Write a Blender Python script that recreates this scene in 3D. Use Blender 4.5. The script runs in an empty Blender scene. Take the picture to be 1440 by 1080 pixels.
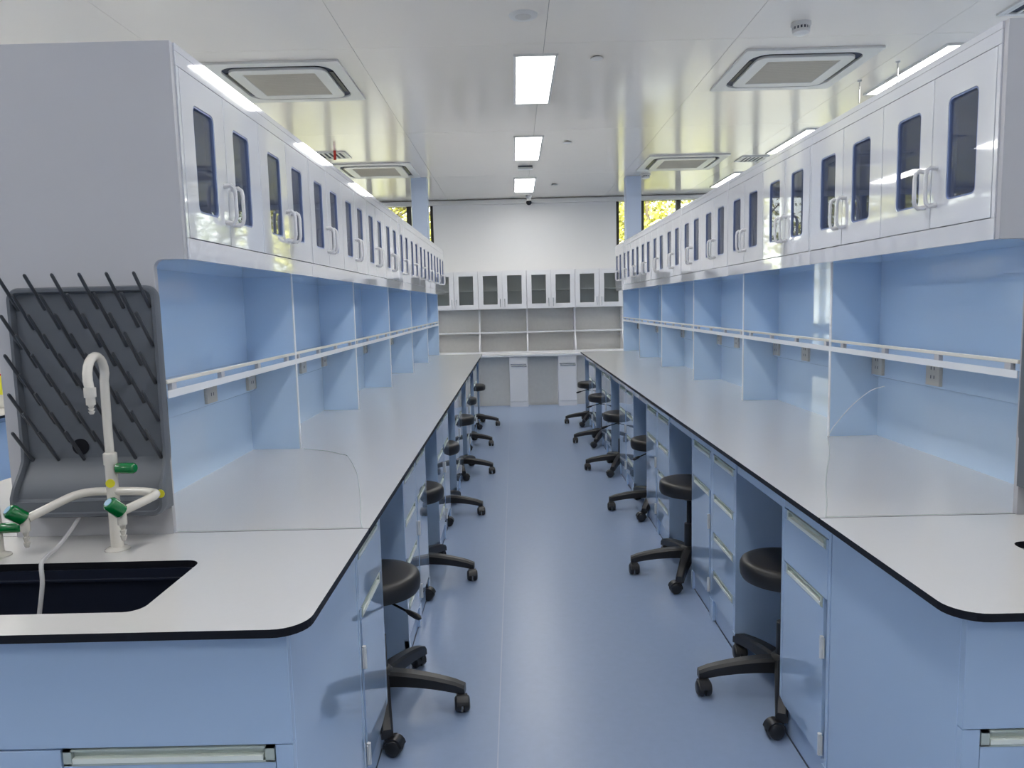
import bpy, bmesh, math, random
from mathutils import Vector, Matrix
R = math.radians
C = bpy.context.scene.collection
S = bpy.context.scene

# ------------------------------------------------------------------ camera
F_PX = 1030.0
pitch, yaw, roll, CX, CZ = 0.1072, -0.0052, -0.0243, -0.2039, 1.447
cam_d = bpy.data.cameras.new('camera'); cam = bpy.data.objects.new('camera', cam_d); C.objects.link(cam)
cam_d.sensor_width = 36.0; cam_d.lens = 36.0 * F_PX / 1440.0
cam_d.clip_start = 0.05; cam_d.clip_end = 200
cp, sp, cy, sy = math.cos(pitch), math.sin(pitch), math.cos(yaw), math.sin(yaw)
fw = Vector((sy * cp, cy * cp, -sp)); rt = Vector((cy, -sy, 0)); up = rt.cross(fw)
r2 = rt * math.cos(roll) + up * math.sin(roll); u2 = -rt * math.sin(roll) + up * math.cos(roll)
cam.matrix_world = Matrix(((r2.x, u2.x, -fw.x, CX), (r2.y, u2.y, -fw.y, 0), (r2.z, u2.z, -fw.z, CZ), (0, 0, 0, 1)))
S.camera = cam

# ------------------------------------------------------------------ light and exposure
LAMP = 15.5          # LED panel emission
SKY = 4.2
SUN = 12.0
S.view_settings.view_transform = 'Standard'; S.view_settings.look = 'None'
S.view_settings.gamma = 1.0; S.view_settings.use_curve_mapping = False
S.view_settings.exposure = 0.22
w = bpy.data.worlds.new('World'); S.world = w; w.use_nodes = True
nt = w.node_tree; bg = nt.nodes['Background']
tc = nt.nodes.new('ShaderNodeTexCoord'); sx_ = nt.nodes.new('ShaderNodeSeparateXYZ'); rp = nt.nodes.new('ShaderNodeValToRGB')
nt.links.new(tc.outputs['Generated'], sx_.inputs[0]); nt.links.new(sx_.outputs['Z'], rp.inputs[0])
rp.color_ramp.elements[0].position = 0.0; rp.color_ramp.elements[0].color = (1, .98, .95, 1)
rp.color_ramp.elements[1].position = 1.0; rp.color_ramp.elements[1].color = (.6, .7, .88, 1)
nt.links.new(rp.outputs[0], bg.inputs[0]); bg.inputs[1].default_value = SKY
sun_d = bpy.data.lights.new('sun', 'SUN'); sun_d.energy = SUN; sun_d.angle = R(1); sun_d.color = (1, .95, .85)
sun = bpy.data.objects.new('sun', sun_d); C.objects.link(sun); sun.rotation_euler = (R(42), 0, R(-25))
LEDX = (-4.95, -2.73, -.03, 2.667, 5.0)  # outermost two rows are unseen panels added to fill the room with light
LEDY = (-3.3, -1.35, .87, 3.09, 5.31, 7.53, 9.77)

# ------------------------------------------------------------------ materials
def mat(name, col, rough=.5, metal=0, spec=.5, coat=0, noise=0, nscale=8, bump=0, emit=None, estr=0, coat_rough=.03, wav=0):
    m = bpy.data.materials.new(name); m.use_nodes = True; n = m.node_tree; b = n.nodes['Principled BSDF']
    b.inputs['Base Color'].default_value = (*col, 1); b.inputs['Roughness'].default_value = rough
    b.inputs['Metallic'].default_value = metal; b.inputs['Specular IOR Level'].default_value = spec
    b.inputs['Coat Weight'].default_value = coat; b.inputs['Coat Roughness'].default_value = coat_rough
    if emit: b.inputs['Emission Color'].default_value = (*emit, 1); b.inputs['Emission Strength'].default_value = estr
    t = n.nodes.new('ShaderNodeTexCoord')
    if noise:
        x = n.nodes.new('ShaderNodeTexNoise'); x.inputs['Scale'].default_value = nscale; x.inputs['Detail'].default_value = 3
        n.links.new(t.outputs['Object'], x.inputs['Vector'])
        mx = n.nodes.new('ShaderNodeMix'); mx.data_type = 'RGBA'
        mx.inputs['A'].default_value = (*[c * (1 - noise) for c in col], 1); mx.inputs['B'].default_value = (*[min(1, c * (1 + noise)) for c in col], 1)
        n.links.new(x.outputs['Fac'], mx.inputs['Factor']); n.links.new(mx.outputs['Result'], b.inputs['Base Color'])
    if bump or wav:
        x2 = n.nodes.new('ShaderNodeTexNoise'); x2.inputs['Scale'].default_value = 300 if bump else 1.6
        x2.inputs['Detail'].default_value = 1
        n.links.new(t.outputs['Object'], x2.inputs['Vector'])
        bp = n.nodes.new('ShaderNodeBump'); bp.inputs['Strength'].default_value = 1
        bp.inputs['Distance'].default_value = bump or wav
        n.links.new(x2.outputs['Fac'], bp.inputs['Height']); n.links.new(bp.outputs[0], b.inputs['Normal'])
    return m
M = dict(
    wall=mat('wall_paint', (.80, .80, .80), .6, noise=.015, nscale=2),
    ceil=mat('glossy_ceiling_sheet', (.97, .92, .84), .14, spec=.75, noise=.02, nscale=1.5),
    floor=mat('blue_vinyl', (.29, .375, .54), .3, spec=.5, noise=.05, nscale=30),
    seam=mat('vinyl_weld', (.42, .48, .6), .4),
    blue=mat('blue_lacquer', (.45, .60, .82), .05, spec=.5, coat=1.0, noise=.015, nscale=2, wav=.0003),
    rblue=mat('rack_blue_lit', (.60, .77, .99), .08, coat=.5, noise=.01, nscale=2),  # base blue brightened: light bounced off the pale worktops is in the colour
    pblue=mat('pale_blue_column', (.58, .68, .86), .3),
    white=mat('white_lacquer', (.72, .74, .80), .05, spec=.5, coat=1.0, noise=.01, nscale=2, wav=.0003),
    whitem=mat('white_satin', (.8, .8, .82), .35),
    edge=mat('white_edge_band', (.82, .85, .9), .3),
    rail=mat('cream_rail', (.78, .76, .70), .3),
    top=mat('pale_phenolic_top', (.68, .67, .66), .22, spec=.5, coat=.5, coat_rough=.18, noise=.012, nscale=60),
    black=mat('black_phenolic', (.006, .007, .012), .5, spec=.25),
    basin=mat('black_polypropylene', (.012, .016, .032), .35),
    alu=mat('anodised_pull', (.50, .57, .53), .4),
    lip=mat('pull_lip', (.88, .93, .86), .35),
    hinge=mat('hinge_plastic', (.70, .72, .73), .3),
    gap=mat('dark_gap', (.05, .06, .09), .6),
    kick=mat('blue_kick_board', (.40, .52, .72), .2, coat=.3),
    grey=mat('shaded_white_board', (.50, .505, .54), .4, noise=.01, nscale=3),  # white lacquer greyed down; the near end's shade is in the colour
    bplast=mat('black_stool_plastic', (.016, .016, .018), .38, bump=.0001),
    bleather=mat('black_vinyl_seat', (.018, .017, .017), .42, bump=.0001),
    steel=mat('black_steel', (.02, .02, .022), .25, metal=.5),
    rack=mat('grey_polypropylene', (.13, .145, .17), .42, noise=.04, nscale=12),
    peg=mat('dark_peg', (.06, .066, .078), .35),
    cream=mat('cream_epoxy', (.70, .67, .61), .18, coat=.5),
    green=mat('green_knob', (.0, .16, .035), .2, coat=.5),
    yellow=mat('yellow_sticker', (.75, .70, .03), .4),
    acw=mat('ac_plastic', (.78, .78, .76), .35),
    acg=mat('ac_grille', (.62, .58, .49), .6),
    led=mat('led_diffuser', (1, 1, 1), .4, emit=(1, .985, .955), estr=LAMP),
    chrome=mat('satin_steel', (.6, .6, .6), .25, metal=1),
    frame=mat('dark_window_frame', (.025, .024, .022), .4),
    deskgrey=mat('light_woodgrain_board', (.68, .67, .64), .5, noise=.06, nscale=25),
    red=mat('red_tag', (.6, .03, .02), .5),
    blu_dot=mat('pale_blue_cap', (.25, .45, .62), .3),
    bark=mat('bark', (.16, .12, .085), .9, noise=.3),
    grass=mat('sandy_ground', (.30, .27, .21), .9, noise=.35),
)
def leafmat(name, c):
    m = mat(name, c, .5, noise=.6, nscale=2.2); b = m.node_tree.nodes['Principled BSDF']
    return m
M['leafa'] = leafmat('leaf_yellow_green', (.46, .43, .08)); M['leafb'] = leafmat('leaf_mid_green', (.19, .22, .08))
def glass(name, tint, body=None, ba=0):
    m = bpy.data.materials.new(name); m.use_nodes = True; n = m.node_tree; n.nodes.clear()
    o = n.nodes.new('ShaderNodeOutputMaterial'); tr = n.nodes.new('ShaderNodeBsdfTransparent'); tr.inputs[0].default_value = (*tint, 1)
    g = n.nodes.new('ShaderNodeBsdfGlossy'); g.inputs['Roughness'].default_value = .01
    f = n.nodes.new('ShaderNodeFresnel'); f.inputs[0].default_value = 1.5
    mx = n.nodes.new('ShaderNodeMixShader'); n.links.new(f.outputs[0], mx.inputs[0])
    if body:
        d = n.nodes.new('ShaderNodeBsdfDiffuse'); d.inputs[0].default_value = (*body, 1); m2 = n.nodes.new('ShaderNodeMixShader'); m2.inputs[0].default_value = ba
        n.links.new(tr.outputs[0], m2.inputs[1]); n.links.new(d.outputs[0], m2.inputs[2]); tr = m2
    n.links.new(tr.outputs[0], mx.inputs[1]); n.links.new(g.outputs[0], mx.inputs[2])
    n.links.new(mx.outputs[0], o.inputs[0]); return m
M['glass'] = glass('blue_tinted_glass', (.72, .78, .92), (.17, .22, .38), .32); M['clear'] = glass('clear_window_glass', (.93, .97, .95))
M['gglass'] = glass('grey_green_glass', (.93, .95, .94), (.42, .45, .43), .10)
def filmmat(name, a):
    m = bpy.data.materials.new(name); m.use_nodes = True; n = m.node_tree; n.nodes.clear()
    o = n.nodes.new('ShaderNodeOutputMaterial'); tr = n.nodes.new('ShaderNodeBsdfTransparent')
    p = n.nodes.new('ShaderNodeBsdfPrincipled'); p.inputs['Base Color'].default_value = (.8, .8, .82, 1); p.inputs['Roughness'].default_value = .15
    mx = n.nodes.new('ShaderNodeMixShader'); mx.inputs[0].default_value = a
    n.links.new(tr.outputs[0], mx.inputs[1]); n.links.new(p.outputs[0], mx.inputs[2]); n.links.new(mx.outputs[0], o.inputs[0]); return m
M['blu_gasket'] = mat('blue_grey_gasket', (.16, .22, .42), .35)
M['film'] = filmmat('clear_film', .05); M['hose'] = filmmat('milky_hose', .62)

# ------------------------------------------------------------------ mesh helpers
class MB:
    def __init__(s): s.v = []; s.f = []; s.m = []; s.mats = []
    def mi(s, k):
        if k not in s.mats: s.mats.append(k)
        return s.mats.index(k)
    def add(s, vs, fs, k):
        o = len(s.v); s.v += [tuple(v) for v in vs]; i = s.mi(k)
        for f in fs: s.f.append([o + a for a in f]); s.m.append(i)
    def box(s, x0, x1, y0, y1, z0, z1, k):
        x0, x1 = min(x0, x1), max(x0, x1); y0, y1 = min(y0, y1), max(y0, y1); z0, z1 = min(z0, z1), max(z0, z1)
        s.add([(x0, y0, z0), (x1, y0, z0), (x1, y1, z0), (x0, y1, z0), (x0, y0, z1), (x1, y0, z1), (x1, y1, z1), (x0, y1, z1)],
              [(0, 3, 2, 1), (4, 5, 6, 7), (0, 1, 5, 4), (1, 2, 6, 5), (2, 3, 7, 6), (3, 0, 4, 7)], k); return s
    def tube(s, pts, r, k, n=10, cap=True):
        pts = [Vector(p) for p in pts]; rs = r if isinstance(r, (list, tuple)) else [r] * len(pts)
        vs = []; fs = []; prev = None
        for i, p in enumerate(pts):
            t = (pts[min(i + 1, len(pts) - 1)] - pts[max(i - 1, 0)])
            t = t.normalized() if t.length > 1e-9 else Vector((0, 0, 1))
            if prev is None:
                a = Vector((0, 0, 1)) if abs(t.z) < .9 else Vector((1, 0, 0)); u = t.cross(a).normalized()
            else:
                u = (prev - t * prev.dot(t)).normalized()
            prev = u; v = t.cross(u)
            for j in range(n):
                a = 2 * math.pi * j / n; vs.append(p + (u * math.cos(a) + v * math.sin(a)) * rs[i])
        for i in range(len(pts) - 1):
            for j in range(n):
                a = i * n + j; b = i * n + (j + 1) % n; fs.append((a, b, b + n, a + n))
        if cap: fs.append(tuple(reversed(range(n)))); fs.append(tuple(range(len(vs) - n, len(vs))))
        s.add(vs, fs, k); return s
    def lathe(s, prof, k, c=(0, 0, 0), n=24, axis='Z'):
        vs = []; fs = []
        for (r, z) in prof:
            for j in range(n):
                a = 2 * math.pi * j / n; x, y = r * math.cos(a), r * math.sin(a)
                p = (x, y, z) if axis == 'Z' else ((z, x, y) if axis == 'X' else (x, z, y))
                vs.append((p[0] + c[0], p[1] + c[1], p[2] + c[2]))
        for i in range(len(prof) - 1):
            for j in range(n):
                a = i * n + j; b = i * n + (j + 1) % n; fs.append((a, b, b + n, a + n))
        fs.append(tuple(reversed(range(n)))); fs.append(tuple(range(len(vs) - n, len(vs))))
        s.add(vs, fs, k); return s
    def prism(s, poly, ax, a0, a1, k):
        # poly: 2D in the plane of the two other axes (ordered)
        n = len(poly)
        def P(p, a): return (a, p[0], p[1]) if ax == 0 else ((p[0], a, p[1]) if ax == 1 else (p[0], p[1], a))
        vs = [P(p, a0) for p in poly] + [P(p, a1) for p in poly]
        fs = [tuple(range(n)), tuple(reversed(range(n, 2 * n)))] + [(i, i + n, (i + 1) % n + n, (i + 1) % n) for i in range(n)]
        s.add(vs, fs, k); return s
    def ring(s, o, i, rad, ax, a0, a1, k, seg=4, orad=0):
        # frame: outer rect o=(p0,p1,q0,q1), inner rounded rect i, thickness a0..a1 along ax
        inn = rrect(*i, rad, seg); out = []
        cs = [(o[1], o[3]), (o[0], o[3]), (o[0], o[2]), (o[1], o[2])]
        if orad: out = rrect(*o, orad, seg)
        else:
            for q in range(4): out += [cs[q]] * (seg + 1)
        n = len(inn)
        def P(p, a): return (a, p[0], p[1]) if ax == 0 else ((p[0], a, p[1]) if ax == 1 else (p[0], p[1], a))
        vs = [P(p, a0) for p in out] + [P(p, a0) for p in inn] + [P(p, a1) for p in out] + [P(p, a1) for p in inn]
        fs = []
        for j in range(n):
            q = (j + 1) % n
            fs += [(j, q, n + q, n + j), (2 * n + j, 3 * n + j, 3 * n + q, 2 * n + q), (n + j, n + q, 3 * n + q, 3 * n + j), (j, 2 * n + j, 2 * n + q, q)]
        s.add(vs, fs, k); return s
    def build(s, name, parent=None, smooth=True, bevel=0, loc=None):
        me = bpy.data.meshes.new(name); bm = bmesh.new()
        vs = [bm.verts.new(v) for v in s.v]
        for f, mi in zip(s.f, s.m):
            idx = list(dict.fromkeys(f))
            try: fc = bm.faces.new([vs[a] for a in idx]); fc.material_index = mi
            except Exception: pass
        bmesh.ops.remove_doubles(bm, verts=bm.verts, dist=1e-6)
        bmesh.ops.dissolve_degenerate(bm, dist=1e-6, edges=bm.edges)
        bmesh.ops.recalc_face_normals(bm, faces=bm.faces)
        bm.to_mesh(me); bm.free()
        for k in s.mats: me.materials.append(M[k])
        if smooth: me.shade_smooth(); me.set_sharp_from_angle(angle=R(35))
        o = bpy.data.objects.new(name, me); C.objects.link(o)
        if parent: o.parent = parent
        if loc: o.location = loc
        if bevel:
            b = o.modifiers.new('bevel', 'BEVEL'); b.width = bevel; b.segments = 2; b.limit_method = 'ANGLE'; b.angle_limit = R(50)
        return o
def rrect(p0, p1, q0, q1, r, seg=4):
    out = []
    for (cx, cy_, a0) in ((p1 - r, q1 - r, 0), (p0 + r, q1 - r, 90), (p0 + r, q0 + r, 180), (p1 - r, q0 + r, 270)):
        for i in range(seg + 1):
            a = R(a0 + 90 * i / seg); out.append((cx + r * math.cos(a), cy_ + r * math.sin(a)))
    return out
def empty(name, loc=(0, 0, 0), rz=0):
    o = bpy.data.objects.new(name, None); C.objects.link(o); o.location = loc; o.rotation_euler = (0, 0, rz); o.empty_display_size = .1; return o
def tag(o, label=None, cat=None, group=None, kind=None):
    if label: o['label'] = label
    if cat: o['category'] = cat
    if group: o['group'] = group
    if kind: o['kind'] = kind
    return o
def struct(o): o['kind'] = 'structure'; return o
def copy_tree(o, parent=None):
    c = o.copy(); C.objects.link(c)
    if parent: c.parent = parent
    for ch in list(KIDS(o)): copy_tree(ch, c)
    return c
def KIDS(o): return [x for x in o.children]
def place(o, x=None, y=None, z=None, **k):
    l = list(o.location)
    for i, v in enumerate((x, y, z)):
        if v is not None: l[i] = v
    o.location = l; tag(o, **k); return o
ORD = ['first', 'second', 'third', 'fourth', 'fifth', 'sixth', 'seventh']
SIDE = {-1: 'left', 1: 'right'}

# ------------------------------------------------------------------ dimensions
ZC, YW, YB, XS = 3.0, 11.0, -4.8, 5.75
UW, UF, UP, UC = .614, .664, 1.145, 1.36     # worktop edge, cabinet face, rack front, island centre
UO = 1.059                                    # overhead cabinet front
Y1, Y2, YR = 1.322, 9.14, 1.947               # island near, far, rack near end
ZT, TH = .85, .017

# ------------------------------------------------------------------ room
fl = struct(MB().box(-XS, XS, YB, YW, -.05, 0, 'floor').build('floor'))
for x in (-2.29, -.29, 1.71): MB().box(x - .002, x + .002, YB, YW, 0, .0006, 'seam').build('weld_seam', fl)
ce = struct(MB().box(-XS, XS, YB, YW, ZC + .014, ZC + .2, 'gap').build('ceiling'))
pan = None
px = [.015 + 1.15 * i for i in range(-5, 6)]; py = [-4.8, -2.0, .18, 2.37, 4.58, 6.77, 8.98, 11.0]
for i in range(10):
    for j in range(7):
        m = MB().box(px[i] + .0012, px[i + 1] - .0012, py[j] + .0012, py[j + 1] - .0012, ZC, ZC + .016, 'ceil')
        m.build('ceiling_panel', ce, smooth=False)
struct(MB().box(-XS - .15, -XS, YB, YW + .2, 0, ZC + .2, 'wall').build('wall_left'))
struct(MB().box(XS, XS + .15, YB, YW + .2, 0, ZC + .2, 'wall').build('wall_right'))
struct(MB().box(-XS - .15, XS + .15, YB - .15, YB, 0, ZC + .2, 'wall').build('wall_back'))
WA, WB, WZ0, WZ1 = -1.365, 1.335, 1.0, 2.96
m = MB().box(WA, WB, YW, YW + .2, 0, ZC + .2, 'wall')
for a, b in ((-XS, WA), (WB, XS)):
    m.box(a, b, YW, YW + .2, 0, WZ0, 'wall'); m.box(a, b, YW, YW + .2, WZ1, ZC + .2, 'wall')
struct(m.build('wall_far'))
struct(MB().box(-XS, XS, YW - .07, YW, 2.925, 2.985, 'acw').build('trim_1', bevel=.004))
def window(idx, a, b, muls):
    wn = struct(MB().ring((a, b, WZ0, WZ1), (a + .045, b - .045, WZ0 + .06, WZ1 - .03), .001, 1, YW + .04, YW + .11, 'frame', 1).build('window_%d' % idx))
    xs = sorted([a] + muls + [b])
    for q in muls: MB().box(q - .035, q + .035, YW + .04, YW + .12, WZ0 + .05, WZ1 - .02, 'frame').build('mullion', wn)
    for c, d in zip(xs[:-1], xs[1:]):
        MB().box(c + .01, d - .01, YW + .07, YW + .078, WZ0 + .05, WZ1 - .02, 'clear').build('pane', wn, smooth=False)
    MB().box(a, b, YW - .03, YW + .05, WZ0 - .03, WZ0, 'whitem').build('window_sill', wn)
window(1, -XS, WA, [-1.725, -2.3, -2.87, -3.44, -4.01, -4.58, -5.15])
window(2, WB, XS, [1.715, 2.26, 2.83, 3.4, 3.97, 4.54, 5.11])

# ------------------------------------------------------------------ worktops
def curve_slab(name, outer, holes, z0, z1, parent):
    cu = bpy.data.curves.new(name, 'CURVE'); cu.dimensions = '2D'; cu.fill_mode = 'BOTH'; cu.extrude = (z1 - z0) / 2
    for poly in [outer] + holes:
        sp_ = cu.splines.new('POLY'); sp_.points.add(len(poly) - 1); sp_.use_cyclic_u = True
        for i, p in enumerate(poly): sp_.points[i].co = (p[0], p[1], 0, 1)
    o = bpy.data.objects.new('tmp', cu); C.objects.link(o); o.location.z = (z0 + z1) / 2
    bpy.context.view_layer.update()
    me = bpy.data.meshes.new_from_object(o.evaluated_get(bpy.context.evaluated_depsgraph_get()))
    me.transform(o.matrix_world); bpy.data.objects.remove(o)
    me.materials.clear(); me.materials.append(M['top']); me.materials.append(M['black'])
    for p in me.polygons: p.material_index = 0 if p.normal.z > .5 else 1; p.use_smooth = False
    me.name = name; ob = bpy.data.objects.new(name, me); C.objects.link(ob); ob.parent = parent; return ob
def corner_rect(x0, x1, y0, y1, rnear, s):
    # rounded only at the near end (both corners)
    out = []
    for (cx, cy_, a0, r) in ((x1 - .003, y1 - .003, 0, .003), (x0 + .003, y1 - .003, 90, .003), (x0 + rnear, y0 + rnear, 180, rnear), (x1 - rnear, y0 + rnear, 270, rnear)):
        for i in range(9): a = R(a0 + 90 * i / 8); out.append((cx + r * math.cos(a), cy_ + r * math.sin(a)))
    return out
for s in (-1, 1):
    a, b = sorted((s * UW, s * (2 * UC - UW)))
    wt = tag(empty('worktop', (0, 0, 0)), 'long pale island worktop with thin black edge on the %s of the aisle' % SIDE[s], 'worktop', 'island worktops')
    h0, h1 = sorted((s * .975, s * 1.745))
    curve_slab('sink_slab', corner_rect(a, b, Y1, YR - .0015, .065, s), [rrect(h0, h1, 1.418, 1.722, .035, 6)], ZT - TH, ZT, wt)
    curve_slab('main_slab', corner_rect(a, b, YR + .0015, Y2, .003, s), [], ZT - TH, ZT, wt)
    # sink
    sk = tag(empty('sink', (s * UC, 1.57, ZT - .3)), 'black rectangular basin set into the near end of the %s worktop' % SIDE[s], 'sink', 'island sinks')
    m = MB(); hw, hd = .385, .152
    m.ring((-hw - .02, hw + .02, -hd - .02, hd + .02), (-hw + .004, hw - .004, -hd + .004, hd - .004), .035, 2, .0, .3 - TH - .001, 'basin', 6)
    m.box(-hw - .02, hw + .02, -hd - .02, hd + .02, -.012, .001, 'basin'); m.build('basin', sk)
    m = MB(); m.lathe([(.0, .001), (.03, .001), (.032, .004), (.03, .006), (.0, .003)], 'chrome', (-.2 * s, .05, 0), 20); m.build('drain', sk)
    m = MB().ring((-hw + .004, hw - .004, -hd + .004, hd - .004), (-hw + .012, hw - .012, -hd + .012, hd - .012), .03, 2, .255, .26, 'basin', 6, orad=.035); m.build('overflow_ledge', sk)

# ------------------------------------------------------------------ base cabinets
def pull(mb, s, y0, y1, zt, u=UF):
    # recessed strip pull: dark gap above, pale lip below
    mb.box(s * (u + .012), s * (u + .016), y0, y1, zt - .031, zt, 'alu')
    mb.box(s * (u - .001), s * (u + .012), y0, y1, zt - .031, zt - .019, 'lip')
    mb.box(s * (u - .001), s * (u + .012), y0, y1, zt - .003, zt, 'alu')
    mb.box(s * (u - .001), s * (u + .012), y0, y0 + .012, zt - .031, zt, 'alu'); mb.box(s * (u - .001), s * (u + .012), y1 - .012, y1, zt - .031, zt, 'alu')
    return mb
def front(mb, s, y0, y1, z0, z1, h0, h1, k='blue', u=UF):
    mb.box(s * u, s * (u + .018), y0, y1, z0, z1 - .031, k)
    mb.box(s * u, s * (u + .018), y0, h0, z1 - .031, z1, k); mb.box(s * u, s * (u + .018), h1, y1, z1 - .031, z1, k); return mb
def carcass(s, w, u1=1.34):
    m = MB(); t = .018; u0 = UF + .019
    m.box(s * UF, s * u1, 0, t, .0, .832, 'blue'); m.box(s * UF, s * u1, w - t, w, .0, .832, 'blue')
    m.box(s * u0, s * u1, t, w - t, .10, .118, 'blue'); m.box(s * (u1 - .01), s * u1, t, w - t, .1, .832, 'blue')
    m.box(s * UF, s * (u0 + .004), t, w - t, .772, .832, 'blue'); m.box(s * u0, s * (u0 + .004), t, w - t, .1, .772, 'gap')
    m.box(s * (UF - .002), s * (UF + .02), 0, .03, .004, .096, 'blue'); m.box(s * (UF - .002), s * (UF + .02), w - .03, w, .004, .096, 'blue')
    return m
def kickb(s, w): return MB().box(s * (UF + .010), s * (UF + .025), .018, w - .018, .006, .1, 'kick').box(s * (UF + .008), s * (UF + .025), .018, w - .018, 0, .006, 'gap')  # thin dark strip at the floor paints in the shadow line below the kick
def drawer_cab(s, w=.355):
    r = empty('drawer_cabinet'); carcass(s, w).build('carcass', r, bevel=.001); kickb(s, w).build('kick_board', r)
    zs = [.768, .590, .414, .238, .098]
    for i in range(4):
        d = front(MB(), s, .02, w - .02, zs[i + 1] + .003, zs[i], .037, w - .03).build('drawer', r, bevel=.001)
        pull(MB(), s, .038, w - .031, zs[i]).build('pull_handle', d)
    return r
def hinge(s, y, z):
    m = MB(); m.tube([(s * (UF - .004), y, z - .033), (s * (UF - .004), y, z + .033)], .0065, 'hinge', 8); m.box(s * (UF - .002), s * UF, y - .012, y + .012, z - .03, z + .03, 'hinge'); return m
def door_cab(s, w=.375):
    r = empty('door_cabinet'); carcass(s, w).build('carcass', r, bevel=.001); kickb(s, w).build('kick_board', r)
    d = front(MB(), s, .02, w - .02, .593, .768, .035, w - .045).build('drawer', r, bevel=.001); pull(MB(), s, .036, w - .046, .768).build('pull_handle', d)
    d = front(MB(), s, .042, w - .02, .101, .590, .05, w - .045).build('door', r, bevel=.001); pull(MB(), s, .051, w - .046, .590).build('pull_handle', d)
    for z in (.445, .148): hinge(s, .04, z).build('hinge', d)
    return r
UNITY = [2.86 + 1.262 * k for k in range(5)]
GAPS = []
for s in (-1, 1):
    sd = SIDE[s]
    # sink cabinet with end panel facing the camera
    sc = tag(empty('sink_cabinet', (0, 1.371, 0)), 'wide blue cabinet under the sink at the near end of the %s island' % sd, 'cabinet', 'sink cabinets')
    uo = 2 * UC - UF; t = .018
    m = MB(); m.box(s * (UF + t), s * (uo - t), .02, .038, .0, .30, 'blue'); m.box(s * (UF + t), s * (uo - t), .59, .606, 0, .832, 'blue')
    m.box(s * (UF + t), s * (uo - t), .02, .59, .10, .118, 'blue'); m.box(s * (UF + t), s * (uo - t), .019, .021, .1, .6, 'gap')
    m.build('carcass', sc)
    for u0 in (UF, uo - t): MB().box(s * u0, s * (u0 + t), .0185, .606, 0, .832, 'blue').build('side_panel', sc, bevel=.0015)
    MB().box(s * UF, s * uo, 0, .018, .59, .832, 'blue').build('top_panel', sc, bevel=.001)
    def fdoor(u0, u1, h, nm):
        a, b = sorted((s * u0, s * u1)); m = MB()
        z1 = .586
        m.box(a + .001, b - .001, 0, .018, .1, z1 - .034 if h else z1, 'blue'); d = m.build(nm, sc, bevel=.001)
        if h:
            m = MB(); m.box(a + .002, b - .002, .010, .014, z1 - .032, z1, 'alu'); m.box(a + .02, b - .025, -.002, .01, z1 - .028, z1 - .018, 'lip')
            m.box(a + .002, b - .002, -.001, .01, z1 - .004, z1, 'alu'); m.box(a + .002, b - .002, -.001, .01, z1 - .033, z1 - .029, 'alu')
            m.box(a + .002, a + .018, -.001, .01, z1 - .032, z1, 'alu'); m.box(b - .02, b - .002, -.001, .01, z1 - .032, z1, 'alu'); m.build('pull_handle', d)
    fdoor(.70, 1.126, True, 'door'); fdoor(1.128, 1.592, False, 'fixed_panel'); fdoor(1.594, 2.02, True, 'door')
    MB().box(s * UF, s * .699, 0, .018, 0, .588, 'blue').build('stile', sc); MB().box(s * 2.021, s * uo, 0, .018, 0, .588, 'blue').build('stile', sc)
    MB().box(s * .70, s * 2.02, .03, .045, 0, .1, 'kick').build('kick_board', sc)
    # first door cabinet, then units
    dc = door_cab(s); place(dc, y=1.982, label='blue door cabinet nearest the camera on the %s side, beside the plain end panel' % sd, cat='cabinet', group='blue door cabinets')
    dr = drawer_cab(s)
    for k, y in enumerate(UNITY):
        a = dr if k == 0 else copy_tree(dr)
        place(a, y=y, label='blue four-drawer cabinet, %s from the camera under the %s worktop' % (ORD[k], sd), cat='cabinet', group='blue drawer cabinets')
        b = copy_tree(dc)
        place(b, y=y + .356, label='blue drawer-over-door cabinet touching the %s four-drawer unit under the %s worktop' % (ORD[k], sd), cat='cabinet', group='blue door cabinets')
    ends = [2.358] + [y + .732 for y in UNITY]; starts = UNITY + [9.09]
    for k, (g0, g1) in enumerate(zip(ends, starts)):
        kp = tag(empty('kneehole_panel', (0, g0, 0)), 'blue kneehole back board and rail behind the %s stool on the %s side' % (ORD[k], sd), 'panel', 'kneehole panels')
        MB().box(s * (UF + .004), s * (UF + .022), .001, g1 - g0 - .001, .762, .832, 'blue').build('apron_rail', kp, bevel=.001)
        MB().box(s * 1.2, s * 1.218, .001, g1 - g0 - .001, .0, .832, 'blue').build('back_board', kp)
    ep = tag(MB().box(s * UF, s * 2.056, 9.092, 9.11, 0, .832, 'blue').build('end_board', bevel=.001), 'blue end board closing the far end of the %s island base' % sd, 'panel')
    rc = tag(empty('rear_cabinet_run', (s * 1.34, 1.98, 0)), 'blue cabinets backing onto the outer side of the %s island' % sd, 'cabinet')
    MB().box(s * .02, s * .69, 0, 7.1, .1, .832, 'blue').box(s * .02, s * .66, 0, 7.1, 0, .1, 'kick').build('carcass', rc)
    for k in range(17):
        MB().box(s * .691, s * .709, .01 + k * .416, .416 + k * .416, .1, .77, 'blue').build('door', rc)

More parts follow.
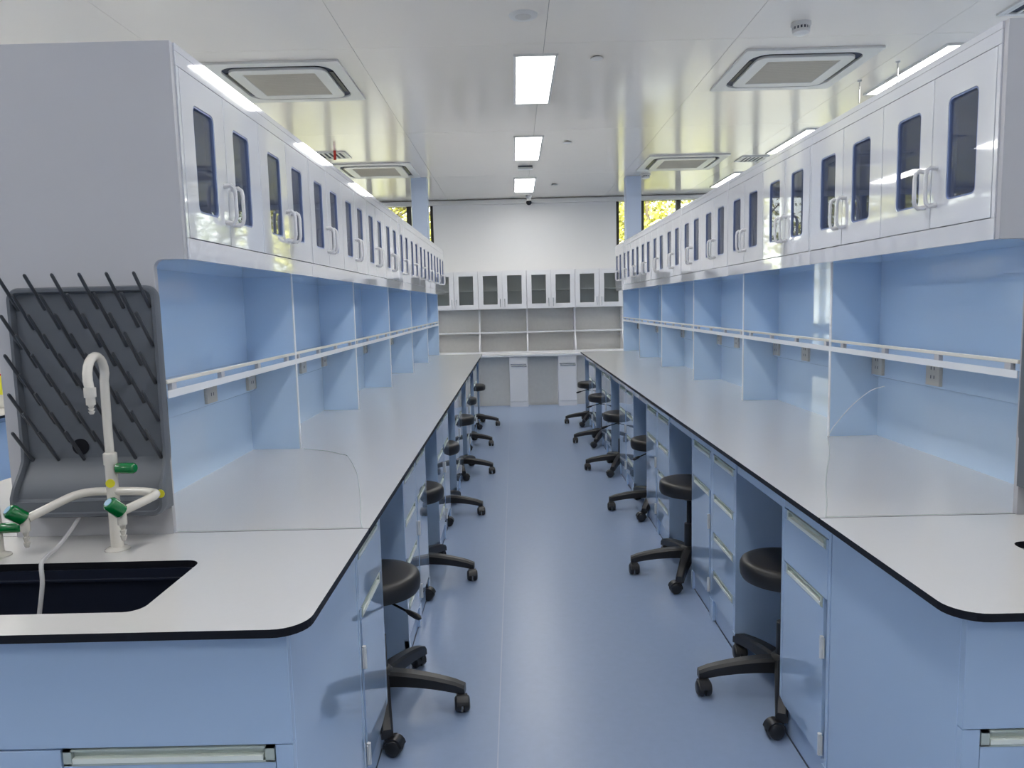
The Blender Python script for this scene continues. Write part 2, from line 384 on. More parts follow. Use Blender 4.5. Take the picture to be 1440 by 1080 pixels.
# ------------------------------------------------------------------ reagent racks
BAY = 1.2
DIV = [3.14 + BAY * k for k in range(5)]
for s in (-1, 1):
    sd = SIDE[s]; q = 2 * UC
    rk = tag(empty('reagent_rack', (s * UC, 0, ZT)), 'blue double-sided shelving rack standing along the middle of the %s worktop' % sd, 'rack', 'reagent racks')
    X = lambda u: s * (u - UC)
    MB().box(X(UC - .009), X(UC + .009), YR + .018, 9.12, .0, .738, 'rblue').build('back_board', rk)
    # T-shaped near end panel with filleted inner corners
    hw = UC - UP; ho = UC - UO - .004; zt_ = 2.137 - ZT; zb = 1.588 - ZT; rr = .022; poly = []
    poly += [(-hw, 0), (hw, 0), (hw, zb - rr)] + [(hw + rr - rr * math.cos(a), zb - rr + rr * math.sin(a)) for a in [R(15 * i) for i in range(1, 6)]] + [(hw + rr, zb), (ho, zb), (ho, zt_), (-ho, zt_), (-ho, zb), (-hw - rr, zb)]
    poly += [(-(hw + rr - rr * math.cos(a)), zb - rr + rr * math.sin(a)) for a in [R(90 - 15 * i) for i in range(1, 6)]] + [(-hw, zb - rr)]
    MB().prism(poly, 1, YR - .008, YR + .01, 'grey').build('end_panel', rk, bevel=.001)
    for y in DIV + [9.12]:
        m = MB(); m.box(X(UP + .003), X(q - UP - .003), y - .009, y + .009, 0, .738, 'rblue'); m.box(X(UP), X(UP + .003), y - .0095, y + .0095, 0, .738, 'edge'); m.box(X(q - UP), X(q - UP - .003), y - .0095, y + .0095, 0, .738, 'edge')
        m.build('divider_panel', rk)
    yy = [YR + .01] + DIV + [9.12]
    for i in range(6):
        a, b = yy[i] + .009, yy[i + 1] - .009
        m = MB(); m.box(X(UP + .002), X(UC - .009), a, b, 1.218 - ZT, 1.238 - ZT, 'rblue'); m.box(X(UP), X(UP + .002), a, b, 1.218 - ZT, 1.239 - ZT, 'edge')
        m.box(X(q - UP), X(UC + .009), a, b, 1.218 - ZT, 1.238 - ZT, 'rblue')
        sh = m.build('shelf', rk)
        g = MB().box(X(UP), X(UP + .012), a, b, 1.257 - ZT, 1.268 - ZT, 'rail')
        g.build('guard_rail', sh, bevel=.002)
        for j in range(4):
            y = yy[i] + .05 + j * .34
            MB().box(X(UP + .001), X(UP + .014), y - .013, y + .013, 1.238 - ZT, 1.2575 - ZT, 'grey').build('rail_block', sh)
        tr = MB().box(X(UC - .009), X(UC - .03), a, b, 1.108 - ZT, 1.2175 - ZT, 'rblue').build('cable_trunking', rk, bevel=.002)
        for y in (yy[i] + .71, yy[i] + 1.165):
            if y + .05 > b: y = b - .05
            so = MB().box(X(UC - .03), X(UC - .042), y - .043, y + .043, 1.118 - ZT, 1.204 - ZT, 'cream')
            for dz in (-.018, .014): so.box(X(UC - .0418), X(UC - .0425), y - .012, y - .008, 1.161 - ZT + dz, 1.173 - ZT + dz, 'gap'); so.box(X(UC - .0418), X(UC - .0425), y + .008, y + .012, 1.161 - ZT + dz, 1.173 - ZT + dz, 'gap')
            so.build('socket', tr)

    # overhead cabinets: six units of four doors
    oc = empty('overhead_cabinet', (s * UO, YR + .01, 1.588))
    U = lambda u: s * u
    L = BAY; H = .549; dp = .60
    m = MB(); D = UC - UO
    m.box(U(.0), U(2 * D), .001, L - .001, H - .018, H, 'white'); m.box(U(.018), U(2 * D - .018), .001, L - .001, 0, .018, 'rblue')
    for y in (.001, .591, 1.181): m.box(U(.018), U(D), y, y + .018, .018, H - .018, 'white')
    m.box(U(D - .005), U(D + .005), .001, L - .001, .018, H - .018, 'white'); m.box(U(2 * D - .018), U(2 * D), .001, L - .001, 0, H - .018, 'white')
    m.build('carcass', oc)
    MB().box(U(0), U(.018), .001, L - .001, H - .054, H - .0185, 'white').build('top_fascia', oc, bevel=.001)
    MB().box(U(0), U(.018), .001, L - .001, 0, .056, 'white').build('bottom_fascia', oc, bevel=.001)
    for a, b in ((.001, .014), (L - .014, L - .001), (.594 + .006, .606 - .006)):
        if b - a > .005: MB().box(U(0.0005), U(.018), a, b, .057, H - .055, 'white').build('stile', oc)
    for y in (.02, .61): MB().box(U(.03), U(D - .006), y, y + .57, .27, .288, 'white').build('shelf', oc)
    for b0 in (0, .6):
        for j in range(2):
            y0 = b0 + (.016 if b0 == 0 else .0015) if j == 0 else b0 + .3015; y1 = b0 + .2985 if j == 0 else b0 + (.5985 if b0 == 0 else .584)
            yc = b0 + (.155 if j == 0 else .435)
            m = MB(); z0, z1 = .058, H - .056
            a, b = (y0, y1)
            m.ring((a, b, z0, z1), (yc - .069, yc + .069, .132, .418), .018, 0, U(-.001), U(.017), 'white')
            d = m.build('door', oc, bevel=.0012)
            MB().ring((yc - .069, yc + .069, .132, .418), (yc - .064, yc + .064, .137, .413), .014, 0, U(.001), U(.010), 'blu_gasket', orad=.018).build('gasket', d)
            MB().prism(rrect(yc - .066, yc + .066, .134, .416, .016), 0, U(.006), U(.010), 'glass').build('glass_pane', d, smooth=False)
            hy = b0 + (.27 if j == 0 else .33)
            pts = [(U(-.001), hy, .125), (U(-.022), hy, .122), (U(-.031), hy, .13), (U(-.034), hy, .145), (U(-.034), hy, .21), (U(-.031), hy, .226), (U(-.022), hy, .233), (U(-.001), hy, .231)]
            m = MB().tube(pts, [.0075, .0065, .006, .006, .006, .006, .0065, .0075], 'whitem', 8)
            m.build('handle', d)
    for k in range(6):
        o = oc if k == 0 else copy_tree(oc)

        place(o, y=YR + .01 + BAY * k, label='white glass-door overhead cabinet, %s bay from %s of the %s rack' % (ORD[k], 'the camera', sd), cat='cabinet', group='white overhead cabinets')
    # service column to the ceiling at the far end
    yc0 = 9.0 if s < 0 else 9.28
    col = tag(empty('service_column', (s * 1.315, yc0 + .1, 2.137 if s < 0 else 0)), 'pale blue square column rising to the ceiling at the far end of the %s island' % sd, 'column')
    MB().box(-.093, .093, -.09, .09, 0, 3.0 - col.location.z, 'pblue').build('shaft', col, bevel=.003)
    MB().box(-.10, .10, -.097, .097, -.0, .012, 'pblue').build('foot_plate', col)

# ------------------------------------------------------------------ far desk, wall rack and wall cabinets
YD = 10.385; ZD = .748
XB = [-1.415, -.715, -.014, .685, 1.385]
t = tag(MB().box(-1.47, 1.47, YD - .02, YW - .004, ZD - .03, ZD, 'whitem').build('white_desk', bevel=.003), 'white desk top along the far wall between the two islands', 'desk')
for k, x in enumerate((-.99, -.29, .405, 1.105)):
    nm = ['leftmost', 'second from left', 'third from left', 'rightmost'][k]
    b = tag(empty('pedestal_cabinet', (x, YD, 0)), 'narrow white desk pedestal under the far desk, %s' % nm, 'cabinet', 'white desk pedestals')
    wd = .262
    MB().box(0, wd, .018, .55, .05, ZD - .031, 'whitem').box(0, wd, .03, .5, 0, .05, 'whitem').build('carcass', b)
    d = MB().box(.002, wd - .002, 0, .018, .60, ZD - .034, 'whitem').build('drawer', b, bevel=.002); MB().box(.02, wd - .02, -.008, .002, .603, .613, 'chrome').build('handle', d)
    d = MB().box(.002, wd - .002, 0, .018, .075, .594, 'whitem').build('door', b, bevel=.002); MB().box(.03, wd - .015, -.008, 0, .575, .585, 'chrome').build('handle', d)
    MB().box(0, wd, .004, .018, 0, .07, 'whitem').build('kick_board', b)
for k, (a, b) in enumerate(((-1.46, -.991), (-.727, -.291), (-.027, .404), (.668, 1.104))):
    nm = ['leftmost', 'second from left', 'third from left', 'rightmost'][k]
    tag(MB().box(a, b, YD + .15, YD + .168, .0, ZD - .031, 'deskgrey').build('modesty_board'), 'grey back board in the kneehole of the far desk, %s' % nm, 'panel', 'far desk back boards')
rk = tag(empty('desk_rack', (0, YW - .01, ZD)), 'open white shelf rack standing on the far desk with curved side brackets', 'rack')
MB().box(-1.43, 1.40, -.012, .002, 0, 1.392 - ZD, 'deskgrey').build('back_board', rk)
for x in (-1.415, -.715, -.014, .685, 1.385):
    H = 1.392 - ZD; poly = [(-.012, 0), (-.34, 0), (-.34, .05)]
    for i in range(1, 9): a = i / 8; poly.append((-.34 + .13 * (a * a * (3 - 2 * a)), .05 + .25 * a))
    poly += [(-.21, H), (-.012, H)]
    MB().prism(poly, 0, x - .011, x + .011, 'whitem').build('side_bracket', rk)
for i in range(4): MB().box(XB[i] + .012, XB[i + 1] - .012, -.215, -.012, 1.04 - ZD, 1.06 - ZD, 'whitem').build('shelf', rk)
MB().box(-1.40, 1.37, -.35, -.335, 0, .03, 'whitem').build('front_lip', rk)
wc = empty('glazed_cabinet', (XB[0], YW - .325, 1.392)); W = .698; H = .552
m = MB(); m.box(0, W, .018, .32, 0, .016, 'whitem').box(0, W, .018, .32, H - .016, H, 'whitem').box(0, .016, .018, .32, 0, H, 'whitem').box(W - .016, W, .018, .32, 0, H, 'whitem').box(0, W, .305, .32, 0, H, 'whitem').box(W / 2 - .008, W / 2 + .008, .018, .3, 0, H, 'whitem')
m.build('carcass', wc)
for x in (.016, W / 2 + .008): MB().box(x, x + W / 2 - .024, .02, .305, .262, .282, 'whitem').build('shelf', wc)
for j in range(2):
    a = .002 + j * W / 2; b = a + W / 2 - .004; cc = (a + b) / 2
    d = MB().ring((a, b, .002, H - .002), (cc - .104, cc + .104, .07, H - .07), .002, 1, 0, .018, 'whitem', 1).build('door', wc, bevel=.0015)
    MB().box(cc - .105, cc + .105, .008, .012, .068, H - .068, 'gglass').build('glass_pane', d, smooth=False)
    hx = b - .03 if j == 0 else a + .03
    MB().tube([(hx, 0, .03), (hx, -.022, .035), (hx, -.022, .145), (hx, 0, .15)], .004, 'chrome', 6).build('handle', d)
nms = ['behind the left rack end', 'second from left', 'third from left', 'behind the right rack end']
for k in range(4):
    o = wc if k == 0 else copy_tree(wc)
    place(o, x=XB[k], label='white two-door glass wall cabinet above the far desk, %s' % nms[k], cat='cabinet', group='far wall cabinets')

# ------------------------------------------------------------------ stools
def make_stool():
    r = empty('lab_stool')
    MB().lathe([(0, .434), (.14, .434), (.15, .438), (.156, .449), (.158, .468), (.157, .487), (.152, .498), (.142, .504), (.12, .506), (0, .506)], 'bleather', n=40).build('seat', r)
    MB().lathe([(0, .40), (.03, .40), (.05, .415), (.09, .425), (.10, .434), (0, .434)], 'bplast', n=20).build('seat_plate', r)
    MB().lathe([(.014, .26), (.014, .406), (0, .406)], 'steel', n=16).lathe([(0, .10), (.027, .10), (.026, .27), (.018, .275), (0, .275)], 'bplast', n=16).build('gas_column', r)
    lv = MB().tube([(.03, 0, .415), (.12, 0, .403), (.155, 0, .398)], .004, 'steel', 8).build('lever', r)
    MB().tube([(.15, 0, .4), (.165, 0, .397), (.20, 0, .392), (.215, 0, .39), (.222, 0, .389)], [.005, .009, .011, .009, .003], 'bplast', 10).build('lever_grip', lv)
    MB().lathe([(0, .075), (.035, .075), (.048, .085), (.048, .135), (.035, .15), (.028, .152), (0, .152)], 'bplast', n=20).build('base_hub', r)
    # one arm
    m = MB(); n = 9; vs = []; fs = []
    for i in range(n):
        a = i / (n - 1); x = .03 + a * .28; wv = .030 - .010 * a; zt = .140 - .040 * a * a - .008 * a; zb = zt - (.052 - .016 * a)
        if i == n - 1: zt -= .004
        vs += [(x, -wv, zb), (x, wv, zb), (x, wv * .95, zt - .010), (x, wv * .6, zt), (x, -wv * .6, zt), (x, -wv * .95, zt - .010)]
    for i in range(n - 1):
        for j in range(6): a = i * 6 + j; b = i * 6 + (j + 1) % 6; fs.append((a, b, b + 6, a + 6))
    fs += [tuple(range(6)), tuple(range(6 * n - 6, 6 * n))]
    m.add(vs, fs, 'bplast'); m.lathe([(0, .052), (.013, .052), (.013, .075), (0, .075)], 'bplast', (.296, 0, 0), 10)
    arm = m.build('arm', r)
    m = MB()
    m.lathe([(0, -.027), (.02, -.027), (.026, -.023), (.029, -.014), (.029, -.005), (.02, -.003), (0, -.003)], 'bplast', (.024, 0, .029), 18, 'Y')
    m.lathe([(0, .003), (.02, .003), (.029, .005), (.029, .014), (.026, .023), (.02, .027), (0, .027)], 'bplast', (.024, 0, .029), 18, 'Y')
    hood = [(.024 + .033 * math.cos(R(a)), .029 + .033 * math.sin(R(a))) for a in range(10, 200, 20)]
    m.prism([(p[0], p[1]) for p in hood], 1, -.019, .019, 'bplast'); m.lathe([(0, .03), (.009, .03), (.009, .062), (0, .062)], 'bplast', (0, 0, 0), 10)
    cs = m.build('caster', arm); cs.location = (.296, 0, 0); cs.rotation_euler = (0, 0, R(-40))
    for k in range(1, 5):
        a = arm.copy(); C.objects.link(a); a.parent = r; a.rotation_euler = (0, 0, R(72 * k))
        c = cs.copy(); C.objects.link(c); c.parent = a; c.rotation_euler = (0, 0, R([-40, 20, -110, 60, 150][k]))
    return r
st0 = make_stool(); first = True
ST = [(1, .757, 2.575, 177), (1, .702, 3.80, 176), (1, .742, 5.02, 176), (1, .70, 6.275, 176), (1, .70, 7.54, 176), (1, .70, 8.80, 176),
      (-1, -.722, 2.54, -4), (-1, -.757, 3.80, -4), (-1, -.763, 5.02, -4), (-1, -.725, 6.275, -5), (-1, -.77, 7.54, -6), (-1, -.73, 8.80, -5)]
cnt = {1: 0, -1: 0}
for (s, x, y, a) in ST:
    o = st0 if first else copy_tree(st0); first = False
    k = cnt[s]; cnt[s] += 1
    place(o, x, y, 0, label='black round swivel stool in the %s kneehole from the camera, %s island' % (ORD[k], SIDE[s]), cat='stool', group='black lab stools')
    o.rotation_euler = (0, 0, R(a))
    casters = {1: [95, -62, 25, -110, 160], -1: [-78, 60, 150, -30, 62]}[s]; ai = 0
    for c in sorted(KIDS(o), key=lambda q: q.name):
        if c.name.startswith('arm'):
            kk = round(math.degrees(c.rotation_euler.z) / 72) % 5
            for d in KIDS(c): d.rotation_euler = (0, 0, R(casters[kk] + k * 7 * (kk > 1)))
    for c in KIDS(o):   # turn the lever to where the photo shows it
        if c.name.startswith('lever'):
            world = {1: [70, 60, 222, 214, 214, 214], -1: [-38, 80, 85, 90, 88, 95]}[s][k]
            c.rotation_euler = (0, 0, R(world - a))

# ------------------------------------------------------------------ ceiling equipment
def make_ac():
    r = empty('ceiling_cassette'); h = .435
    MB().ring((-h, h, -h, h), (-.362, .362, -.366, .366), .12, 2, -.016, 0, 'acw', 8, orad=.012).build('outer_panel', r, bevel=.003)
    MB().box(-.37, .37, -.375, .375, -.002, -.0005, 'gap').build('air_duct', r)
    fr = MB().ring((-.318, .318, -.322, .322), (-.235, .235, -.24, .24), .004, 2, -.024, -.006, 'acw', 8, orad=.075).build('centre_cover', r, bevel=.003)
    g = MB()
    g.box(-.237, .237, -.242, .242, -.02, -.015, 'acg')
    for i in range(22):
        y = -.23 + i * .46 / 21; g.box(-.235, .235, y - .004, y + .004, -.022, -.015, 'acg')
    g.build('return_grille', r)
    for sx__, ax in ((1, 0), (-1, 0), (1, 1), (-1, 1)):
        m = MB()
        if ax == 0: m.box(sx__ * .325, sx__ * .35, -.22, .22, -.010, -.006, 'frame')
        else: m.box(-.22, .22, sx__ * .329, sx__ * .354, -.010, -.006, 'frame')
        m.build('louvre', r)
    return r
ac = make_ac()
for k, (x, y, lb) in enumerate(((1.72, 5.2, 'near right'), (-1.70, 5.19, 'near left'), (1.715, 8.47, 'far right'), (-1.715, 8.5, 'far left'))):
    o = ac if k == 0 else copy_tree(ac)
    place(o, x, y, ZC, label='white square ceiling air conditioner, %s one of the four' % lb, cat='air conditioner', group='ceiling air conditioners')
ld = empty('ceiling_light')
MB().ring((-.14, .14, -.555, .555), (-.122, .122, -.535, .535), .002, 2, -.012, 0, 'acw', 1).build('frame', ld)
MB().box(-.122, .122, -.535, .535, -.009, -.003, 'led').build('diffuser', ld, smooth=False)
f = True
for i, x in enumerate(LEDX):
    for j, y in enumerate(LEDY):
        if j == 0: continue
        o = ld if f else copy_tree(ld); f = False
        where = ['added as fill by the left wall', 'beyond the left island', 'over the aisle', 'beyond the right island', 'added as fill by the right wall'][i]
        dist = ['rearmost out of frame', 'second from the rear', 'over the camera', 'just out of frame', 'nearest in view', 'second in view', 'farthest in view'][j]
        place(o, x, y, ZC, label='LED ceiling panel %s, %s' % (where, dist), cat='light', group='LED ceiling panels')
o = tag(MB().lathe([(0, 0), (.079, 0), (.076, -.006), (.06, -.009), (0, -.009)], 'acw', n=28).build('ceiling_speaker', loc=(-.117, 4.14, ZC)), 'flat round white speaker set in the ceiling above the aisle', 'speaker')
MB().lathe([(0, -.009), (.045, -.009), (.04, -.0115), (0, -.0115)], 'deskgrey', n=24).build('grille', o)
def smoke(x, y, r, h, lb):
    o = tag(empty('smoke_detector', (x, y, ZC)), lb, 'smoke detector')
    MB().lathe([(0, 0), (r, 0), (r, -h * .35), (0, -h * .35)], 'acw', n=24).build('base', o)
    MB().lathe([(0, -h * .35), (r * .8, -h * .35), (r * .8, -h * .62), (0, -h * .62)], 'gap', n=24).build('sensor_slot', o)
    b = MB().lathe([(0, -h * .6), (r * .9, -h * .6), (r * .82, -h * .85), (r * .5, -h), (0, -h)], 'acw', n=24)
    for a in range(0, 360, 24):
        c_, s_ = math.cos(R(a)) * r * .8, math.sin(R(a)) * r * .8; b.box(c_ - .004, c_ + .004, s_ - .004, s_ + .004, -h * .62, -h * .34, 'acw')
    b.build('sensor_head', o)
smoke(1.465, 4.36, .055, .065, 'round white smoke detector in front of the near right air conditioner')
smoke(1.44, 9.17, .06, .06, 'small white smoke detector on the ceiling beside the right column')
for k, (x, y) in enumerate(((.36, 4.85), (.35, 7.27), (.36, 9.77))):
    o = tag(empty('sprinkler_cover', (x, y, ZC)), 'small round white ceiling disc right of the aisle lights, %s from the camera' % ORD[k], 'sprinkler', 'ceiling sprinkler covers')
    MB().lathe([(0, 0), (.028, 0), (.028, -.008), (0, -.008)], 'gap', n=20).build('rim_gap', o)
    MB().lathe([(0, -.007), (.042, -.007), (.04, -.011), (0, -.011)], 'acw', n=24).build('cover', o)
o = tag(empty('emergency_light', (-.04, 8.5, ZC)), 'small white emergency light box behind the second aisle light panel', 'light')
MB().box(-.085, .085, -.05, .05, -.03, 0, 'acw').build('housing', o, bevel=.004); MB().box(-.08, .08, -.07, -.05, -.012, -.0, 'gap').build('mount', o)
o = tag(empty('security_camera', (.045, 10.72, ZC)), 'small white and black dome camera hanging before the far wall', 'camera')
MB().lathe([(0, 0), (.045, 0), (.045, -.02), (.03, -.03), (.03, -.075), (0, -.08)], 'acw', n=20).build('mount', o)
MB().lathe([(0, -.135), (.02, -.13), (.036, -.112), (.04, -.095), (.036, -.078), (.02, -.068), (0, -.066)], 'black', n=20).build('lens_ball', o)
def vent(x, y, w_, d_, lb):
    o = tag(empty('ceiling_vent', (x, y, ZC)), lb, 'vent', 'ceiling vents')
    MB().ring((-w_, w_, -d_, d_), (-w_ + .025, w_ - .025, -d_ + .025, d_ - .025), .003, 2, -.012, 0, 'acw', 1).build('frame', o)
    MB().box(-w_ + .02, w_ - .02, -d_ + .02, d_ - .02, -.003, -.001, 'gap').build('duct', o)
    n = 6
    for i in range(n):
        xx = -w_ + .04 + i * (2 * w_ - .08) / (n - 1); MB().box(xx - .009, xx + .009, -d_ + .025, d_ - .025, -.011, -.005, 'acw').build('slat', o)
vent(-2.0, 7.6, .16, .16, 'white slatted ceiling vent above the left cabinets before the far air conditioner')
vent(2.47, 8.35, .15, .15, 'white slatted ceiling vent above the far right cabinets')
vent(2.73, 4.1, .2, .2, 'white slatted ceiling vent at the top right corner of the photo')
o = tag(MB().box(-.012, .012, -.003, .003, -.09, 0, 'red').build('red_tag', loc=(-1.93, 7.40, ZC)), 'small red tag hanging from the ceiling near the left vent', 'tag')
for k, (x, y) in enumerate(((2.393, 5.09), (2.33, 5.5))):
    o = tag(empty('ceiling_rod', (x, y, ZC)), 'thin metal rod hanging from the ceiling beside the near right light, %s one' % ('longer nearer', 'shorter farther')[k], 'rod', 'hanging rods')
    MB().tube([(0, 0, 0), (0, 0, -.28 + .12 * k)], .004, 'chrome', 6).build('shaft', o); MB().lathe([(0, 0), (.015, 0), (.013, -.01), (0, -.01)], 'acw', n=12).build('collar', o)

# ------------------------------------------------------------------ drying racks on the island ends
def drying_rack(s):
    r = tag(empty('drying_rack', (s * 1.332, YR - .009, .93)), 'dark grey pegboard drying rack on the near end of the %s shelf rack' % SIDE[s], 'drying rack', 'pegboard drying racks')
    hw = .197; HH = .592
    MB().prism([(a, b) for a, b in rrect(-hw + .008, hw - .008, .10, HH - .006, .022, 5)], 1, -.008, -.001, 'rack').build('board', r)
    # raised rim all round (swept loop)
    lp = rrect(-hw + .009, hw - .009, .0, HH - .009, .024, 8); sub = []
    for i_ in range(len(lp)):   # subdivide the long sides
        a_, b_ = lp[i_], lp[(i_ + 1) % len(lp)]; sub.append(a_)
        if abs(b_[1] - a_[1]) > .1 : sub += [(a_[0] + (b_[0] - a_[0]) * t_ / 24, a_[1] + (b_[1] - a_[1]) * t_ / 24) for t_ in range(1, 24)]
    def fwd(z): t_ = max(0, min(1, (.15 - z) / .11)); return -.014 - .052 * t_ * t_ * (3 - 2 * t_)
    pts = [(a + (.006 if a > 0 else -.006) * max(0, min(1, (.14 - b) / .1)), fwd(b), b) for a, b in sub]
    n = len(pts); prof = [(-.009, .013), (-.009, -.003), (-.005, -.009), (.003, -.009), (.008, .0), (.008, .013)]
    cen = Vector((0, 0, .33)); vs = []; fs = []
    for i in range(n):
        p = Vector(pts[i]); tng = (Vector(pts[(i + 1) % n]) - Vector(pts[i - 1])).normalized(); out = Vector((tng.z, 0, -tng.x))
        if out.dot(p - cen) < 0: out = -out
        for (o_, y_) in prof: vs.append(p - out * o_ + Vector((0, y_, 0)))
    K = len(prof)
    for i in range(n):
        for j in range(K): a = i * K + j; b = i * K + (j + 1) % K; c = ((i + 1) % n) * K + (j + 1) % K; d = ((i + 1) % n) * K + j; fs.append((a, b, c, d))
    m = MB(); m.add(vs, fs, 'rack'); m.build('rim', r)
    # tray: trough curving towards the viewer
    m = MB(); top_ = [(fwd(z) + .008, z) for z in (.155, .14, .125, .11, .095, .08, .065, .05, .04)]
    m.prism([(-.001, .155)] + top_ + [(-.066, .034), (-.070, .034), (-.070, .006), (-.06, .0), (-.001, .0)], 0, -hw + .004, hw - .004, 'rack')
    m.build('drip_tray', r)
    MB().lathe([(0, -.0085), (.022, -.0085), (.022, -.011), (0, -.011)], 'black', (-.04, 0, .168), 24, 'Y').build('drain_plug', r)
    MB().lathe([(0, -.0), (.011, -.0), (.011, -.002), (0, -.002)], 'yellow', (hw + .001, -.077, .052), 14, 'Y').build('sticker', r)
    pm = MB().tube([(0, 0, 0), (0, -.068, .084), (0, -.0705, .087), (0, -.072, .0885)], [.0048, .0043, .0038, .002], 'peg', 8)
    p0 = None
    for row in range(9):
        nn = 6 if row % 2 == 0 else 5
        for i in range(nn):
            x = -.172 + i * .0690 + (0 if row % 2 == 0 else .0345); z = .535 - row * .0502
            if p0 is None: p0 = pm.build('peg', r); q_ = p0
            else: q_ = p0.copy(); C.objects.link(q_); q_.parent = r
            q_.location = (x, -.008, z)
drying_rack(-1); drying_rack(1)

# ------------------------------------------------------------------ taps and hose on the left sink
def smoothp(pts, k=5):
    P = [Vector(p) for p in pts]; out = []
    for i in range(len(P) - 1):
        a = P[max(i - 1, 0)]; b = P[i]; c = P[i + 1]; d = P[min(i + 2, len(P) - 1)]
        for j in range(k):
            t = j / k; out.append(.5 * ((2 * b) + (c - a) * t + (2 * a - 5 * b + 4 * c - d) * t * t + (3 * b - a - 3 * c + d) * t ** 3))
    return out + [P[-1]]
def knob(m, p, d, ln=.046, r=.0145, dot=True):
    p = Vector(p); d = Vector(d).normalized()
    m.tube([p, p + d * .003, p + d * (ln - .006), p + d * (ln - .002), p + d * ln], [r * .8, r, r, r * .85, r * .7], 'green', 12)
    if dot: m.tube([p + d * ln, p + d * (ln + .0012)], r * .55, 'blu_dot', 12)
def nozzle(m, p, zt):
    x, y, z = p
    m.tube([(x, y, z), (x, y, z - zt * .5)], .0105, 'cream', 12)
    n = 3; h = zt * .5 / n
    for i in range(n): a = z - zt * .5 - i * h; m.tube([(x, y, a), (x, y, a - h * .3), (x, y, a - h)], [.0075, .0072, .0045], 'cream', 10)
for s in (-1, 1):
    tp = tag(empty('lab_tap', (s * 1.232, 1.816, ZT)), ['', 'cream three-way gooseneck tap with green knobs behind the right sink', 'cream three-way gooseneck tap with green knobs standing behind the left sink'][s], 'tap', 'gooseneck lab taps')
    q = -s   # +1 on the left island: local x points to the aisle
    MB().lathe([(0, 0), (.03, 0), (.03, .003), (.024, .007), (.016, .009), (.0155, .012), (.0145, .228), (0, .228)], 'cream', n=24).build('column', tp)
    MB().lathe([(0, .222), (.0165, .222), (.0165, .25), (.0125, .253), (0, .253)], 'cream', n=24).build('collar', tp)
    pts = [(0, 0, .25), (0, 0, .33), (q * .001, 0, .40), (q * .003, -.003, .435)]
    for i in range(1, 12): a = math.pi * i / 11.5; pts.append((q * (.003 + .030 * (i / 12)), -.06 + .06 * math.cos(a), .437 + .062 * math.sin(a)))
    pts.append((q * .034, -.121, .425))
    MB().tube(pts, .0108, 'cream', 14).build('gooseneck', tp)
    m = MB(); m.tube([(q * .034, -.121, .43), (q * .034, -.121, .407)], .0135, 'cream', 16); nozzle(m, (q * .034, -.121, .411), .044); m.build('spout', tp)
    m = MB(); knob(m, (q * .016, -.003, .212), (q, -.1, .0), .05, .0142, False); m.build('side_knob', tp)
    MB().tube([(q * .003, -.0138, .176), (q * .0035, -.0158, .176)], .011, 'yellow', 14).build('sticker', tp)
    m = MB().tube(smoothp([(0, 0, .152), (q * .06, -.004, .152), (q * .105, -.012, .150), (q * .122, -.03, .148), (q * .112, -.055, .142), (q * .082, -.105, .13)]), .0108, 'cream', 12); m.build('right_arm' if q > 0 else 'left_arm', tp)
    m = MB().tube(smoothp([(0, 0, .152), (-q * .05, -.005, .153), (-q * .085, -.028, .149), (-q * .12, -.075, .132), (-q * .146, -.112, .118)]), .0108, 'cream', 12); m.build('left_arm' if q > 0 else 'right_arm', tp)
    for nm, p in (('front_valve', (q * .080, -.112, .137)), ('outer_valve', (-q * .150, -.118, .127))):
        m = MB(); nozzle(m, p, .078); v = m.build(nm, tp); m = MB(); knob(m, (p[0], p[1], p[2] - .008), (-q * .30 if p[0] * q > 0 else -q * .45, -.55, .62), .044, .0178); m.build('green_knob', v)
st = tag(empty('sink_tap', (-1.517, 1.785, ZT)), 'short cream tap with one green knob cut off by the left photo edge', 'tap')
MB().lathe([(0, 0), (.03, 0), (.03, .003), (.018, .008), (.014, .012), (.0135, .125), (.009, .13), (0, .13)], 'cream', n=20).build('column', st)
m = MB(); knob(m, (.012, 0, .072), (1, 0, .02), .052, .0135, False); m.build('green_knob', st)
m = MB().tube(smoothp([(0, 0, .12), (-.03, -.03, .125), (-.06, -.08, .11)]), .008, 'cream', 10); nozzle(m, (-.06, -.082, .112), .05); m.build('outlet', st)
MB().tube([(.006, -.0125, .03), (.006, -.0142, .03)], .009, 'yellow', 12).build('sticker', st)
tag(MB().tube(smoothp([(-1.354, 1.90, .945), (-1.372, 1.87, .90), (-1.383, 1.84, .872), (-1.383, 1.80, .858), (-1.370, 1.745, .858), (-1.362, 1.712, .85), (-1.352, 1.695, .81), (-1.358, 1.685, .745), (-1.37, 1.67, .64), (-1.35, 1.64, .562), (-1.30, 1.62, .562)], 6), .0052, 'hose', 10).build('drain_hose'),
    'milky plastic hose draining from the grey pegboard rack into the left sink', 'hose')

